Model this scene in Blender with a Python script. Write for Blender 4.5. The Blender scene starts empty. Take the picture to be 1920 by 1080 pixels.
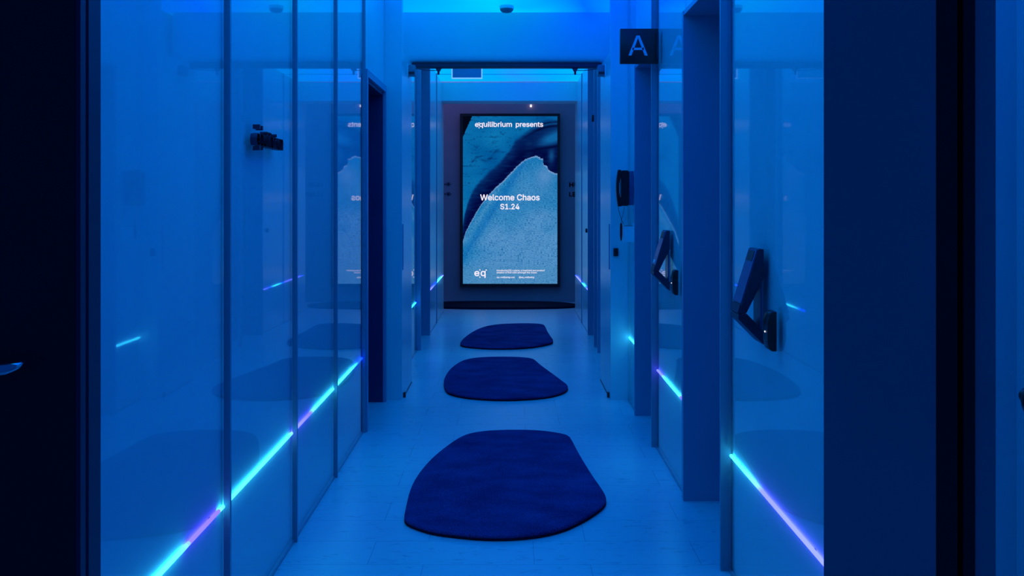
import bpy, bmesh, math, random
from mathutils import Vector, Matrix
random.seed(7)
S = bpy.context.scene
COL = S.collection

# ------------------------------------------------------------------ camera
F, CX, CY, H = 1867.0, 957.0, 374.0, 1.3          # focal length and vanishing point in pixels, eye height
cd = bpy.data.cameras.new('camera'); cam = bpy.data.objects.new('camera', cd); COL.objects.link(cam)
cam.location = (0, 0, H); cam.rotation_euler = (math.pi/2, 0, 0)
cd.sensor_width = 36.0; cd.lens = 36.0*F/1920.0
cd.shift_x = (960-CX)/1920.0; cd.shift_y = -(540-CY)/1920.0
cd.clip_start = 0.05; cd.clip_end = 100
S.camera = cam
# ------------------------------------------------------------------ world (dim blue ante-room behind the camera)
w = bpy.data.worlds.new('world'); S.world = w; w.use_nodes = True
w.node_tree.nodes['Background'].inputs[0].default_value = (0.0, 0.10, 0.75, 1)
w.node_tree.nodes['Background'].inputs[1].default_value = 0.26
S.view_settings.view_transform = 'Standard'; S.view_settings.look = 'None'
S.view_settings.exposure = 0.0; S.view_settings.gamma = 1.0; S.view_settings.use_curve_mapping = False
CEIL_STRENGTH = 2.95         # luminous ceiling
LED_STRENGTH = 8.0          # skirting light strips

def X(px, D): return (px-CX)*D/F
def Z(py, D): return H-(py-CY)*D/F
def DF(py, z=0.0): return (H-z)*F/(py-CY)

# ------------------------------------------------------------------ materials
def nodes(m): return m.node_tree.nodes, m.node_tree.links
def mat(name, color, rough=0.5, metal=0.0, spec=0.5, coat=0.0, emit=None, estr=0.0):
    m = bpy.data.materials.new(name); m.use_nodes = True
    b = m.node_tree.nodes['Principled BSDF']
    b.inputs['Base Color'].default_value = (*color, 1)
    b.inputs['Roughness'].default_value = rough
    b.inputs['Metallic'].default_value = metal
    b.inputs['Specular IOR Level'].default_value = spec
    b.inputs['Coat Weight'].default_value = coat
    if emit:
        b.inputs['Emission Color'].default_value = (*emit, 1)
        b.inputs['Emission Strength'].default_value = estr
    return m
def noise_var(m, scale, lo, hi, stretch=(1, 1, 1), bump=0.0, detail=4):
    n, l = nodes(m); b = n['Principled BSDF']
    tc = n.new('ShaderNodeTexCoord'); mp = n.new('ShaderNodeMapping'); mp.inputs['Scale'].default_value = stretch
    nz = n.new('ShaderNodeTexNoise'); nz.inputs['Scale'].default_value = scale; nz.inputs['Detail'].default_value = detail
    r = n.new('ShaderNodeValToRGB'); r.color_ramp.elements[0].position = 0.3; r.color_ramp.elements[1].position = 0.7
    r.color_ramp.elements[0].color = (*lo, 1); r.color_ramp.elements[1].color = (*hi, 1)
    l.new(tc.outputs['Object'], mp.inputs['Vector']); l.new(mp.outputs['Vector'], nz.inputs['Vector'])
    l.new(nz.outputs['Fac'], r.inputs['Fac']); l.new(r.outputs['Color'], b.inputs['Base Color'])
    if bump:
        bp = n.new('ShaderNodeBump'); bp.inputs['Strength'].default_value = bump; bp.inputs['Distance'].default_value = 0.01
        l.new(nz.outputs['Fac'], bp.inputs['Height']); l.new(bp.outputs['Normal'], b.inputs['Normal'])
    return m
M = {}
M['glass_panel'] = noise_var(mat('glossy_white_glass', (.72, .74, .76), 0.02), 1.5, (.71, .73, .75), (.75, .77, .79))
M['paint'] = noise_var(mat('white_satin_paint', (.74, .76, .78), 0.3), 3, (.73, .75, .77), (.77, .79, .80))
M['satin_panel'] = noise_var(mat('satin_white_panel', (.74, .76, .78), 0.22), 3, (.73, .75, .77), (.77, .79, .80))
M['board'] = noise_var(mat('white_backing_board', (.85, .87, .88), 0.9, spec=0.0), 2, (.84, .86, .87), (.87, .89, .90))
M['soft_paint'] = noise_var(mat('white_matt_paint', (.74, .76, .78), 0.7), 3, (.73, .75, .77), (.77, .79, .80))
M['grey_paint'] = noise_var(mat('grey_satin_paint', (.3, .25, .38), 0.35), 4, (.36, .32, .46), (.38, .34, .48))
M['dark_jamb'] = noise_var(mat('dark_jamb_paint', (.04, .03, .10), 0.45), 4, (.04, .02, .10), (.05, .03, .12))
M['end_wall'] = noise_var(mat('grey_end_wall', (.30, .24, .30), 0.6), 2, (.34, .26, .32), (.38, .30, .36))
M['trim'] = noise_var(mat('brushed_seam_trim', (.30, .30, .36), 0.3), 40, (.28, .26, .34), (.34, .32, .40), (1, 1, .02))
M['navy_frame'] = noise_var(mat('navy_door_frame', (.25, .25, .27), 0.5), 5, (.40, .38, .38), (.44, .42, .42))
M['black_frame'] = noise_var(mat('black_door_frame', (.012, .012, .016), 0.45), 5, (.010, .010, .014), (.016, .016, .02))
M['navy_reveal'] = noise_var(mat('navy_door_reveal', (.05, .05, .09), 0.5), 5, (.03, .025, .07), (.04, .035, .08))
M['door'] = noise_var(mat('dark_door_leaf', (.15, .13, .22), 0.4), 3, (.14, .12, .2), (.17, .15, .24))
M['black'] = noise_var(mat('black_plastic', (.008, .008, .010), 0.35), 60, (.006, .006, .008), (.012, .012, .014))
M['dark_metal'] = noise_var(mat('dark_anodised_metal', (.025, .02, .05), 0.4), 50, (.022, .018, .045), (.03, .024, .06))
M['dark_blue_plate'] = noise_var(mat('blue_grey_plate', (.18, .14, .30), 0.25, 0.0), 50, (.09, .08, .20), (.12, .10, .24))
M['chrome'] = mat('polished_steel', (.7, .7, .72), 0.12, 1.0)
M['white_plastic'] = noise_var(mat('white_plastic', (.9, .9, .9), 0.35), 30, (.89, .89, .89), (.93, .93, .93))
M['grey_plastic'] = noise_var(mat('grey_plastic', (.22, .22, .26), 0.4), 30, (.2, .2, .24), (.25, .25, .29))
M['letter_dark'] = noise_var(mat('dark_letter_acrylic', (.02, .02, .06), 0.2), 30, (.02, .02, .06), (.03, .03, .07))
M['text_white'] = mat('screen_white_text', (0, 0, 0), .5, emit=(.86, .80, .92), estr=1.0)
M['sign_white'] = mat('white_sign_letter', (.55, .62, .75), .4)
M['led_dot'] = mat('indicator_light', (0, 0, 0), .3, emit=(.9, .85, 1.0), estr=1.5)
M['edge_lit'] = mat('edge_lit_acrylic', (.6, .7, .9), .2, emit=(.25, .55, 1.0), estr=.75)
M['ceramic_black_line'] = M['black']

# rug
mr = mat('navy_rug_pile', (.03, .05, .2), 0.95, spec=0.05)
n, l = nodes(mr); b = n['Principled BSDF']
tc = n.new('ShaderNodeTexCoord')
n1 = n.new('ShaderNodeTexNoise'); n1.inputs['Scale'].default_value = 210; n1.inputs['Detail'].default_value = 3
n2 = n.new('ShaderNodeTexNoise'); n2.inputs['Scale'].default_value = 5; n2.inputs['Detail'].default_value = 5
mp = n.new('ShaderNodeMapping'); mp.inputs['Scale'].default_value = (.9, 1.4, 1)
ad = n.new('ShaderNodeMath'); ad.operation = 'MULTIPLY_ADD'; ad.inputs[1].default_value = .8
r = n.new('ShaderNodeValToRGB'); r.color_ramp.elements[0].position = .48; r.color_ramp.elements[1].position = .78
r.color_ramp.elements[0].color = (.008, .013, .095, 1); r.color_ramp.elements[1].color = (.034, .085, .28, 1)
l.new(tc.outputs['Object'], n1.inputs['Vector']); l.new(tc.outputs['Object'], mp.inputs['Vector']); l.new(mp.outputs['Vector'], n2.inputs['Vector'])
hf = n.new('ShaderNodeMath'); hf.operation = 'MULTIPLY'; hf.inputs[1].default_value = .42
l.new(n2.outputs['Fac'], hf.inputs[0]); l.new(n1.outputs['Fac'], ad.inputs[0]); l.new(hf.outputs[0], ad.inputs[2]); l.new(ad.outputs[0], r.inputs['Fac'])
l.new(r.outputs['Color'], b.inputs['Base Color'])
bp = n.new('ShaderNodeBump'); bp.inputs['Strength'].default_value = .7; bp.inputs['Distance'].default_value = .006
l.new(n1.outputs['Fac'], bp.inputs['Height']); l.new(bp.outputs['Normal'], b.inputs['Normal'])
M['rug'] = mr
M['rug_edge_and_shaded_rug'] = noise_var(mat('black_rug_edge_and_shade', (.006, .006, .02), 0.9, spec=.1), 90, (.004, .004, .016), (.012, .012, .04))  # rug edges; on the end rug this near-black stands in for shade

# floor tiles: 60 x 24.5 cm, a third of a tile staggered, veined stone
mf = mat('pale_stone_tile', (.7, .7, .7), 0.3, spec=.45)
n, l = nodes(mf); b = n['Principled BSDF']
tc = n.new('ShaderNodeTexCoord'); mp = n.new('ShaderNodeMapping'); mp.inputs['Location'].default_value = (.31, -3.545, 0)
br = n.new('ShaderNodeTexBrick'); br.offset = 0.335; br.offset_frequency = 2; br.squash = 1
br.inputs['Scale'].default_value = 1.0; br.inputs['Brick Width'].default_value = .595; br.inputs['Row Height'].default_value = .2445
br.inputs['Mortar Size'].default_value = .0013; br.inputs['Mortar Smooth'].default_value = .1
br.inputs['Color1'].default_value = (.66, .67, .70, 1); br.inputs['Color2'].default_value = (.70, .71, .74, 1); br.inputs['Mortar'].default_value = (.40, .40, .46, 1)
vm = n.new('ShaderNodeMapping'); vm.inputs['Scale'].default_value = (5, 16, 1); vm.inputs['Rotation'].default_value = (0, 0, .12)
vn = n.new('ShaderNodeTexNoise'); vn.inputs['Scale'].default_value = 2.2; vn.inputs['Detail'].default_value = 9; vn.inputs['Distortion'].default_value = 1.4
vr = n.new('ShaderNodeValToRGB'); e = vr.color_ramp.elements
e[0].position = .27; e[0].color = (.55, .55, .60, 1); e[1].position = .42; e[1].color = (1, 1, 1, 1)
mx = n.new('ShaderNodeMixRGB'); mx.blend_type = 'MULTIPLY'; mx.inputs[0].default_value = .75
l.new(tc.outputs['Object'], mp.inputs['Vector']); l.new(mp.outputs['Vector'], br.inputs['Vector'])
l.new(tc.outputs['Object'], vm.inputs['Vector']); l.new(vm.outputs['Vector'], vn.inputs['Vector']); l.new(vn.outputs['Fac'], vr.inputs['Fac'])
l.new(br.outputs['Color'], mx.inputs[1]); l.new(vr.outputs['Color'], mx.inputs[2]); l.new(mx.outputs['Color'], b.inputs['Base Color'])
M['floor'] = mf

# luminous ceiling: colour-changing lamps behind a stretched membrane
def ceiling_mat(name, stops, strength, seed):
    m = bpy.data.materials.new(name); m.use_nodes = True
    n, l = nodes(m); n.clear()
    out = n.new('ShaderNodeOutputMaterial'); em = n.new('ShaderNodeEmission'); em.inputs['Strength'].default_value = strength
    tc = n.new('ShaderNodeTexCoord'); mp = n.new('ShaderNodeMapping'); mp.inputs['Location'].default_value = (seed, 0, 0); mp.inputs['Scale'].default_value = (1.0, .8, 1)
    nz = n.new('ShaderNodeTexNoise'); nz.inputs['Scale'].default_value = 1.3; nz.inputs['Detail'].default_value = 1.5
    sx = n.new('ShaderNodeSeparateXYZ'); mr_ = n.new('ShaderNodeMapRange')
    mr_.inputs['From Min'].default_value = -.8; mr_.inputs['From Max'].default_value = .8
    ad = n.new('ShaderNodeMath'); ad.operation = 'MULTIPLY_ADD'; ad.inputs[1].default_value = .55; ad.inputs[2].default_value = -.27
    sm = n.new('ShaderNodeMath'); sm.operation = 'ADD'
    r = n.new('ShaderNodeValToRGB'); el = r.color_ramp.elements
    while len(el) < len(stops): el.new(.5)
    for k, (p, c) in enumerate(stops): el[k].position = p; el[k].color = (*c, 1)
    l.new(tc.outputs['Object'], mp.inputs['Vector']); l.new(mp.outputs['Vector'], nz.inputs['Vector'])
    l.new(tc.outputs['Object'], sx.inputs[0]); l.new(sx.outputs['X'], mr_.inputs['Value'])
    l.new(nz.outputs['Fac'], ad.inputs[0]); l.new(mr_.outputs[0], sm.inputs[0]); l.new(ad.outputs[0], sm.inputs[1])
    l.new(sm.outputs[0], r.inputs['Fac']); l.new(r.outputs['Color'], em.inputs['Color']); l.new(em.outputs[0], out.inputs[0])
    return m
CY_, BL_, VI_ = (0.0, .19, .52), (0.0, .06, 1.0), (.02, .05, .9)
M['ceiling_near'] = ceiling_mat('luminous_ceiling_membrane', [(0, (0, .13, .7)), (.45, (0, .21, .52)), (.62, (0, .12, .7)), (.8, (0, .055, .85)), (1, (0, .10, .7))], CEIL_STRENGTH, 0)
M['ceiling_far'] = ceiling_mat('luminous_far_ceiling_membrane', [(0, (0, .17, .5)), (.4, (0, .14, .6)), (.6, (.004, .115, .62)), (.8, (0, .14, .6)), (1, (0, .17, .5))], CEIL_STRENGTH, 4.3)

M['ceiling_end_fill'] = ceiling_mat('added_violet_fill_ceiling', [(0, (.06, .07, .22)), (.5, (.03, .06, .22)), (1, (.005, .06, .22))], 3.0, 8.0)  # violet fill glow, added to brighten the end wall

def attr_emit(name, strength):
    m = bpy.data.materials.new(name); m.use_nodes = True
    n, l = nodes(m); n.clear()
    out = n.new('ShaderNodeOutputMaterial'); em = n.new('ShaderNodeEmission'); em.inputs['Strength'].default_value = strength
    at = n.new('ShaderNodeAttribute'); at.attribute_name = 'light'
    l.new(at.outputs['Color'], em.inputs['Color']); l.new(em.outputs[0], out.inputs[0])
    return m
M['led'] = attr_emit('pixel_led_strip', 1.0)
M['screen'] = attr_emit('screen_picture', 1.0)
mg = bpy.data.materials.new('clear_glass'); mg.use_nodes = True
n, l = nodes(mg); n.clear()
out = n.new('ShaderNodeOutputMaterial'); tr = n.new('ShaderNodeBsdfTransparent'); gl = n.new('ShaderNodeBsdfGlossy'); gl.inputs['Roughness'].default_value = .02
fr = n.new('ShaderNodeFresnel'); fr.inputs['IOR'].default_value = 1.5; ms = n.new('ShaderNodeMixShader')
ge = n.new('ShaderNodeNewGeometry'); iv = n.new('ShaderNodeMath'); iv.operation = 'SUBTRACT'; iv.inputs[0].default_value = 1.0
mu = n.new('ShaderNodeMath'); mu.operation = 'MULTIPLY'
l.new(ge.outputs['Backfacing'], iv.inputs[1]); l.new(fr.outputs[0], mu.inputs[0]); l.new(iv.outputs[0], mu.inputs[1])
tr.inputs[0].default_value = (.99, .995, .998, 1)
l.new(mu.outputs[0], ms.inputs[0]); l.new(tr.outputs[0], ms.inputs[1]); l.new(gl.outputs[0], ms.inputs[2]); l.new(ms.outputs[0], out.inputs[0])
M['clear_glass'] = mg

# ------------------------------------------------------------------ mesh helpers
def bm_box(bm, x0, x1, y0, y1, z0, z1, bevel=0.0, seg=2):
    x0, x1 = sorted((x0, x1)); y0, y1 = sorted((y0, y1)); z0, z1 = sorted((z0, z1))
    g = bmesh.ops.create_cube(bm, size=1)['verts']
    for v in g: v.co = Vector(((x0+x1)/2+v.co.x*(x1-x0), (y0+y1)/2+v.co.y*(y1-y0), (z0+z1)/2+v.co.z*(z1-z0)))
    if bevel:
        ed = list({e for v in g for e in v.link_edges})
        bmesh.ops.bevel(bm, geom=ed, offset=bevel, segments=seg, profile=.5, affect='EDGES')
def bm_prism(bm, pts, axis, a0, a1):
    """closed 2-D outline pushed along an axis: axis 'x' takes (y,z) points, 'y' takes (x,z), 'z' takes (x,y)"""
    def mk(p, a): return {'x': Vector((a, p[0], p[1])), 'y': Vector((p[0], a, p[1])), 'z': Vector((p[0], p[1], a))}[axis]
    A = [bm.verts.new(mk(p, a0)) for p in pts]; B = [bm.verts.new(mk(p, a1)) for p in pts]
    bm.faces.new(A); bm.faces.new(B[::-1])
    for i in range(len(pts)):
        j = (i+1) % len(pts); bm.faces.new((A[i], B[i], B[j], A[j]))
def bm_tube(bm, pts, rad, seg=10):
    pts = [Vector(p) for p in pts]; rads = rad if isinstance(rad, (list, tuple)) else [rad]*len(pts)
    rings = []; up = Vector((0, 0, 1))
    for i, p in enumerate(pts):
        t = (pts[min(i+1, len(pts)-1)]-pts[max(i-1, 0)]).normalized()
        a = t.cross(up)
        if a.length < 1e-3: a = t.cross(Vector((1, 0, 0)))
        a.normalize(); c = a.cross(t)
        rings.append([bm.verts.new(p+(a*math.cos(2*math.pi*k/seg)+c*math.sin(2*math.pi*k/seg))*rads[i]) for k in range(seg)])
    for i in range(len(rings)-1):
        for k in range(seg): bm.faces.new((rings[i][k], rings[i][(k+1) % seg], rings[i+1][(k+1) % seg], rings[i+1][k]))
    bm.faces.new(rings[0][::-1]); bm.faces.new(rings[-1])
def bm_lathe(bm, prof, center, axis='z', seg=28):
    c = Vector(center); rings = []
    for r_, h_ in prof:
        ring = []
        for k in range(seg):
            a = 2*math.pi*k/seg; u, v = r_*math.cos(a), r_*math.sin(a)
            ring.append(bm.verts.new(c+{'z': Vector((u, v, h_)), 'x': Vector((h_, u, v)), 'y': Vector((u, h_, v))}[axis]))
        rings.append(ring)
    for i in range(len(rings)-1):
        for k in range(seg): bm.faces.new((rings[i][k], rings[i][(k+1) % seg], rings[i+1][(k+1) % seg], rings[i+1][k]))
    bm.faces.new(rings[0][::-1]); bm.faces.new(rings[-1])
def link(name, me, m, parent=None, smooth=False):
    if m is not None: me.materials.append(m)
    if smooth:
        for p in me.polygons: p.use_smooth = True
        try: me.set_sharp_from_angle(angle=math.radians(35))
        except Exception: pass
    o = bpy.data.objects.new(name, me); COL.objects.link(o)
    if parent is not None:
        o.parent = parent; o.matrix_parent_inverse = parent.matrix_basis.inverted()
    return o
def obj(name, bm, m, parent=None, smooth=False):
    bmesh.ops.recalc_face_normals(bm, faces=bm.faces)
    me = bpy.data.meshes.new(name); bm.to_mesh(me); bm.free()
    return link(name, me, m, parent, smooth)
def box(name, x0, x1, y0, y1, z0, z1, m, parent=None, bevel=0.0, seg=2):
    bm = bmesh.new(); bm_box(bm, x0, x1, y0, y1, z0, z1, bevel, seg)
    return obj(name, bm, m, parent, bool(bevel))
def thing(name, label, cat, loc, group=None):
    o = bpy.data.objects.new(name, None); COL.objects.link(o); o.location = loc; o.empty_display_size = .05
    o['label'] = label; o['category'] = cat
    if group: o['group'] = group
    bpy.context.view_layer.update()
    return o
def tag(o, label, cat, group=None):
    o['label'] = label; o['category'] = cat
    if group: o['group'] = group
    return o
def struct(name, x0, x1, y0, y1, z0, z1, m, parent=None, bevel=0.0):
    o = box(name, x0, x1, y0, y1, z0, z1, m, parent, bevel)
    if parent is None: o['kind'] = 'structure'
    return o
FONT = None
try:      # the sans-serif that ships with Blender; the built-in face if it is not there
    FONT = bpy.data.fonts.load(bpy.utils.system_resource('DATAFILES', path='fonts')+'/Inter.woff2')
except Exception: FONT = None
def text_mesh(s, bold=0.0, extrude=0.0, spacing=1.0):
    me = text_plain(s, extrude, spacing)
    if not bold: return me
    bm = bmesh.new()
    for k, (dx, dy) in enumerate(((-1, 0), (1, 0), (0, 1), (0, -1), (-.7, .7), (.7, .7), (-.7, -.7), (.7, -.7))):
        m2 = me.copy()
        for v in m2.vertices: v.co.x += dx*bold; v.co.y += dy*bold
        bm.from_mesh(m2); bpy.data.meshes.remove(m2)
    bm.to_mesh(me); bm.free(); return me
def text_plain(s, extrude=0.0, spacing=1.0):
    c = bpy.data.curves.new('t', 'FONT'); c.body = s
    if FONT: c.font = FONT
    c.size = 1.0; c.extrude = extrude; c.space_character = spacing
    c.resolution_u = 4
    o = bpy.data.objects.new('t', c); COL.objects.link(o)
    dg = bpy.context.evaluated_depsgraph_get(); dg.update()
    me = bpy.data.meshes.new_from_object(o.evaluated_get(dg))
    bpy.data.objects.remove(o); bpy.data.curves.remove(c)
    me.materials.clear()
    return me
def place(me, origin, R, U, N, width=None, height=None, align='l', valign='base', thick=None):
    """stretch a flat text mesh to width x height and stand it at origin, reading along R with up U"""
    xs = [v.co.x for v in me.vertices]; ys = [v.co.y for v in me.vertices]; zs = [v.co.z for v in me.vertices]
    x0, x1, y0, y1 = min(xs), max(xs), min(ys), max(ys); zd = max(zs)-min(zs)
    sx = width/(x1-x0) if width else None; sy = height/(y1-y0) if height else None
    sx = sx or sy; sy = sy or sx
    sz = (thick/zd) if (thick and zd > 1e-6) else 0.0
    ox = {'l': x0, 'c': (x0+x1)/2, 'r': x1}[align]; oy = {'base': 0.0, 'bottom': y0, 'mid': (y0+y1)/2}[valign]
    o, R, U, N = Vector(origin), Vector(R), Vector(U), Vector(N)
    for v in me.vertices:
        v.co = o+R*((v.co.x-ox)*sx)+U*((v.co.y-oy)*sy)+N*((v.co.z-min(zs))*sz)
    return me

# ------------------------------------------------------------------ the setting
XL, XR = -.817, .760                # the two glossy wall faces
ZC = 2.63                           # ceiling
ZT = 2.75
Y_FRONT, Y_END = 1.58, 11.60        # corridor starts behind the near door frame and opens into the end bay
WL, WR = -1.25, 1.22                # backs of the thick side walls

fl = struct('floor', -3.2, 3.2, -2.0, 12.75, -.12, 0, M['floor'])
# near ceiling and far ceiling are luminous membranes
struct('ceiling', WL, WR, Y_FRONT, 7.10, ZC, ZC+.05, M['ceiling_near'])
struct('ceiling', WL, WR, 7.24, 11.23, ZC, ZC+.05, M['ceiling_far'])
struct('trim_9', -.79, .75, 10.565, 10.572, ZC-.004, ZC+.001, M['trim'])
struct('ceiling', -2.6, 2.6, 11.23, 12.75, 2.62, 2.72, M['ceiling_end_fill'])  # unseen end bay ceiling, made to glow as added fill light
struct('ceiling', -3.2, 3.2, 1.46, Y_FRONT, 2.62, 2.72, M['soft_paint'])

# left wall behind the glass panels
struct('wall_left', WL, XL-.0485, Y_FRONT, 5.60, 0, ZC, M['paint'])
struct('wall_left', WL, XL-.002, 5.60, 6.45, 2.0, ZC, M['paint'])
struct('wall_left', WL-.1, WL, Y_FRONT, 11.3, 0, ZC, M['paint'])
# the white pier after the left doorway and the pocket the sliding door runs in
struct('wall_left', WL, -.703, 6.455, 6.52, 0, ZC, M['paint'])
struct('wall_left', -.745, -.703, 6.52, 7.09, 0, 2.262, M['paint'])
struct('wall_left', WL, -.849, 6.52, 8.58, 0, ZC, M['paint'])
struct('wall_left', WL, -.79, 9.52, Y_END, 0, ZC, M['paint'])
# right wall
struct('wall_right', WR, WR+.1, Y_FRONT, 11.3, 0, ZC, M['paint'])
struct('wall_right', XR+.0485, WR, 2.40, 3.50, 0, ZC, M['paint'])
struct('wall_right', XR, WR, 3.50, 4.295, 2.114, ZC, M['paint'])
struct('wall_right', XR+.0485, WR, 4.33, 5.24, 0, ZC, M['paint'])
struct('wall_right', XR, WR, 5.24, 5.987, 2.108, ZC, M['paint'])
struct('wall_right', XR+.0485, WR, 6.02, 6.455, 0, ZC, M['paint'])
struct('wall_right', .650, WR, 6.455, 6.52, 0, ZC, M['paint'])
struct('wall_right', .650, .692, 6.52, 7.19, 0, 2.262, M['paint'])
struct('wall_right', .8125, WR, 6.52, 8.43, 0, ZC, M['paint'])
struct('wall_right', .765, WR, 9.55, Y_END, 0, ZC, M['paint'])
# cross wall over the sliding door, header at the far end
bm = bmesh.new()
bm_prism(bm, [(7.08, ZC), (7.08, 2.33), (7.085, 2.30), (7.10, 2.282), (7.12, 2.275), (7.24, 2.275), (7.24, ZC)], 'x', -.80, .763)
o = obj('wall_header', bm, M['soft_paint'], None, True); o['kind'] = 'structure'
struct('wall_header', -.79, .765, 11.23, Y_END, 2.413, ZC, M['soft_paint'])
# end bay: wider than the corridor
struct('wall_end', -2.6, 2.6, 12.62, 12.75, 0, 2.62, M['end_wall'])
struct('wall_end', -2.6, WL, 11.3, Y_END, 0, 2.62, M['end_wall'])
struct('wall_end', WR, 2.6, 11.3, Y_END, 0, 2.62, M['end_wall'])
struct('wall_end', -2.7, -2.6, 11.3, 12.75, 0, 2.62, M['end_wall'])
struct('wall_end', 2.6, 2.7, 11.3, 12.75, 0, 2.62, M['end_wall'])

# near door frame, between the camera's room and the corridor
struct('wall_front', -3.2, 3.2, 1.50, Y_FRONT, 2.12, 2.62, M['navy_frame'])
struct('wall_front', -3.2, -1.72, 1.50, Y_FRONT, 0, 2.12, M['navy_frame'])
struct('wall_front', 1.26, 3.2, 1.50, Y_FRONT, 0, 2.12, M['navy_frame'])
struct('trim_10', -.772, -.656, 1.50, Y_FRONT, 0, 2.12, M['black_frame'])
bm = bmesh.new()
bm_prism(bm, [(-.656, 1.501), (-.648, 1.501), (-.648, 1.519), (-.652, 1.521), (-.652, 1.528), (-.648, 1.530), (-.648, 1.574), (-.650, Y_FRONT), (-.656, Y_FRONT)], 'z', 0, 2.12)
o = obj('trim_17', bm, M['navy_reveal']); o['kind'] = 'structure'
bm = bmesh.new()
bm_prism(bm, [(.472, 1.50), (.641, 1.50), (.641, Y_FRONT), (.56, Y_FRONT), (.475, 1.504)], 'z', 0, 2.12)
o = obj('trim_11', bm, M['navy_frame']); o['kind'] = 'structure'
bm = bmesh.new()
bm_prism(bm, [(.641, 1.506), (.676, 1.506), (.678, 1.53), (.683, 1.53), (.685, 1.506), (.703, 1.506), (.703, Y_FRONT), (.641, Y_FRONT)], 'z', 0, 2.12)
o = obj('trim_12', bm, M['black_frame']); o['kind'] = 'structure'
# near left door leaf with lever, near right glass door leaf with knob
d = struct('door_1', -1.72, -.774, 1.505, 1.545, .005, 2.115, M['black_frame'])
bm = bmesh.new(); bm_lathe(bm, [(.026, 0), (.026, -.006), (.02, -.010), (.012, -.012)], (-.85, 1.505, 1.055), 'y', 20)
bm_tube(bm, [(-.85, 1.505, 1.055), (-.85, 1.462, 1.055), (-.848, 1.450, 1.054), (-.84, 1.442, 1.052), (-.80, 1.438, 1.050), (-.755, 1.440, 1.051), (-.735, 1.446, 1.053), (-.724, 1.458, 1.056), (-.720, 1.474, 1.060)],
        [.010, .010, .010, .0105, .0105, .010, .0095, .008, .005], 12)
lv = obj('lever_handle', bm, M['chrome'], d, True); lv['label'] = 'polished steel lever handle'
d = struct('door_2', .703, .736, 1.51, 1.55, .005, 2.115, M['navy_frame'])
box('glass_pane', .736, 1.22, 1.525, 1.535, .06, 2.06, M['clear_glass'], d)
box('door_stile', 1.22, 1.26, 1.51, 1.55, .005, 2.115, M['navy_frame'], d)
box('door_rail', .736, 1.22, 1.51, 1.55, .005, .06, M['navy_frame'], d); box('door_rail', .736, 1.22, 1.51, 1.55, 2.06, 2.115, M['navy_frame'], d)
bm = bmesh.new(); bm_lathe(bm, [(.012, 0), (.012, -.02), (.024, -.03), (.030, -.042), (.030, -.05), (.022, -.058), (.008, -.062)], (.790, 1.525, 1.0), 'y', 24)
kb = obj('door_knob', bm, M['black'], d, True); kb['label'] = 'round black door knob'

# ------------------------------------------------------------------ doorways in the side walls
def niche(n, side, y0, y1, depth, ztop, jamb, leaf, knob=True, zk=1.02, casing=None, face=None):
    """a recessed door: side -1 left / +1 right; jambs lined, door leaf at the back of the recess"""
    x = face if face is not None else (XL if side < 0 else XR); xb = x+side*depth
    d = box('door_%d' % n, xb, xb+side*.045, y0+.02, y1-.02, .008, ztop-.02, leaf); d['kind'] = 'structure'
    box('door_jamb', x, xb+side*.05, y1-.004, y1+.033, 0, ztop, jamb, d)
    box('door_jamb', x+side*.014, xb+side*.05, y0-.001, y0+.02, 0, ztop, jamb, d)
    box('door_head', x+side*.002, xb+side*.05, y0+.02, y1, ztop-.02, ztop, jamb, d)
    if knob:
        bm = bmesh.new(); bm_lathe(bm, [(.026, 0), (.026, -.006*side), (.010, -.010*side), (.010, -.03*side), (.022, -.04*side), (.026, -.05*side), (.020, -.06*side), (.006, -.064*side)], (xb, y0+.10, zk), 'x', 18)
        obj('door_knob', bm, M['dark_metal'], d, True)
    if casing:
        w_ = .04; t = .018
        bm = bmesh.new(); bm_prism(bm, [(y0-w_, 0), (y0, 0), (y0, ztop), (y1, ztop), (y1, 0), (y1+w_, 0), (y1+w_, ztop+w_), (y0-w_, ztop+w_)], 'x', x+side*.002, x-side*t)
        obj('door_casing', bm, casing, d)
    return d
niche(3, -1, 5.602, 6.387, .22, 1.99, M['dark_jamb'], M['dark_jamb'], casing=M['grey_paint'])
niche(4, +1, 3.50, 4.295, .25, 2.114, M['grey_paint'], M['door'], face=.745)
niche(5, +1, 5.24, 5.987, .25, 2.108, M['grey_paint'], M['door'], face=.748)
niche(6, -1, 8.60, 9.52, .16, 2.625, M['grey_paint'], M['door'], face=-.768)
niche(7, +1, 8.47, 9.55, .16, 2.625, M['grey_paint'], M['door'], face=.742)
struct('trim_13', -.812, -.772, 8.575, 8.60, 0, 2.625, M['grey_paint'])
struct('trim_14', .738, .78, 8.43, 8.47, 0, 2.625, M['grey_paint'])
struct('trim_15', .735, .765, 8.76, 8.79, 0, 2.625, M['grey_paint'])

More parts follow.
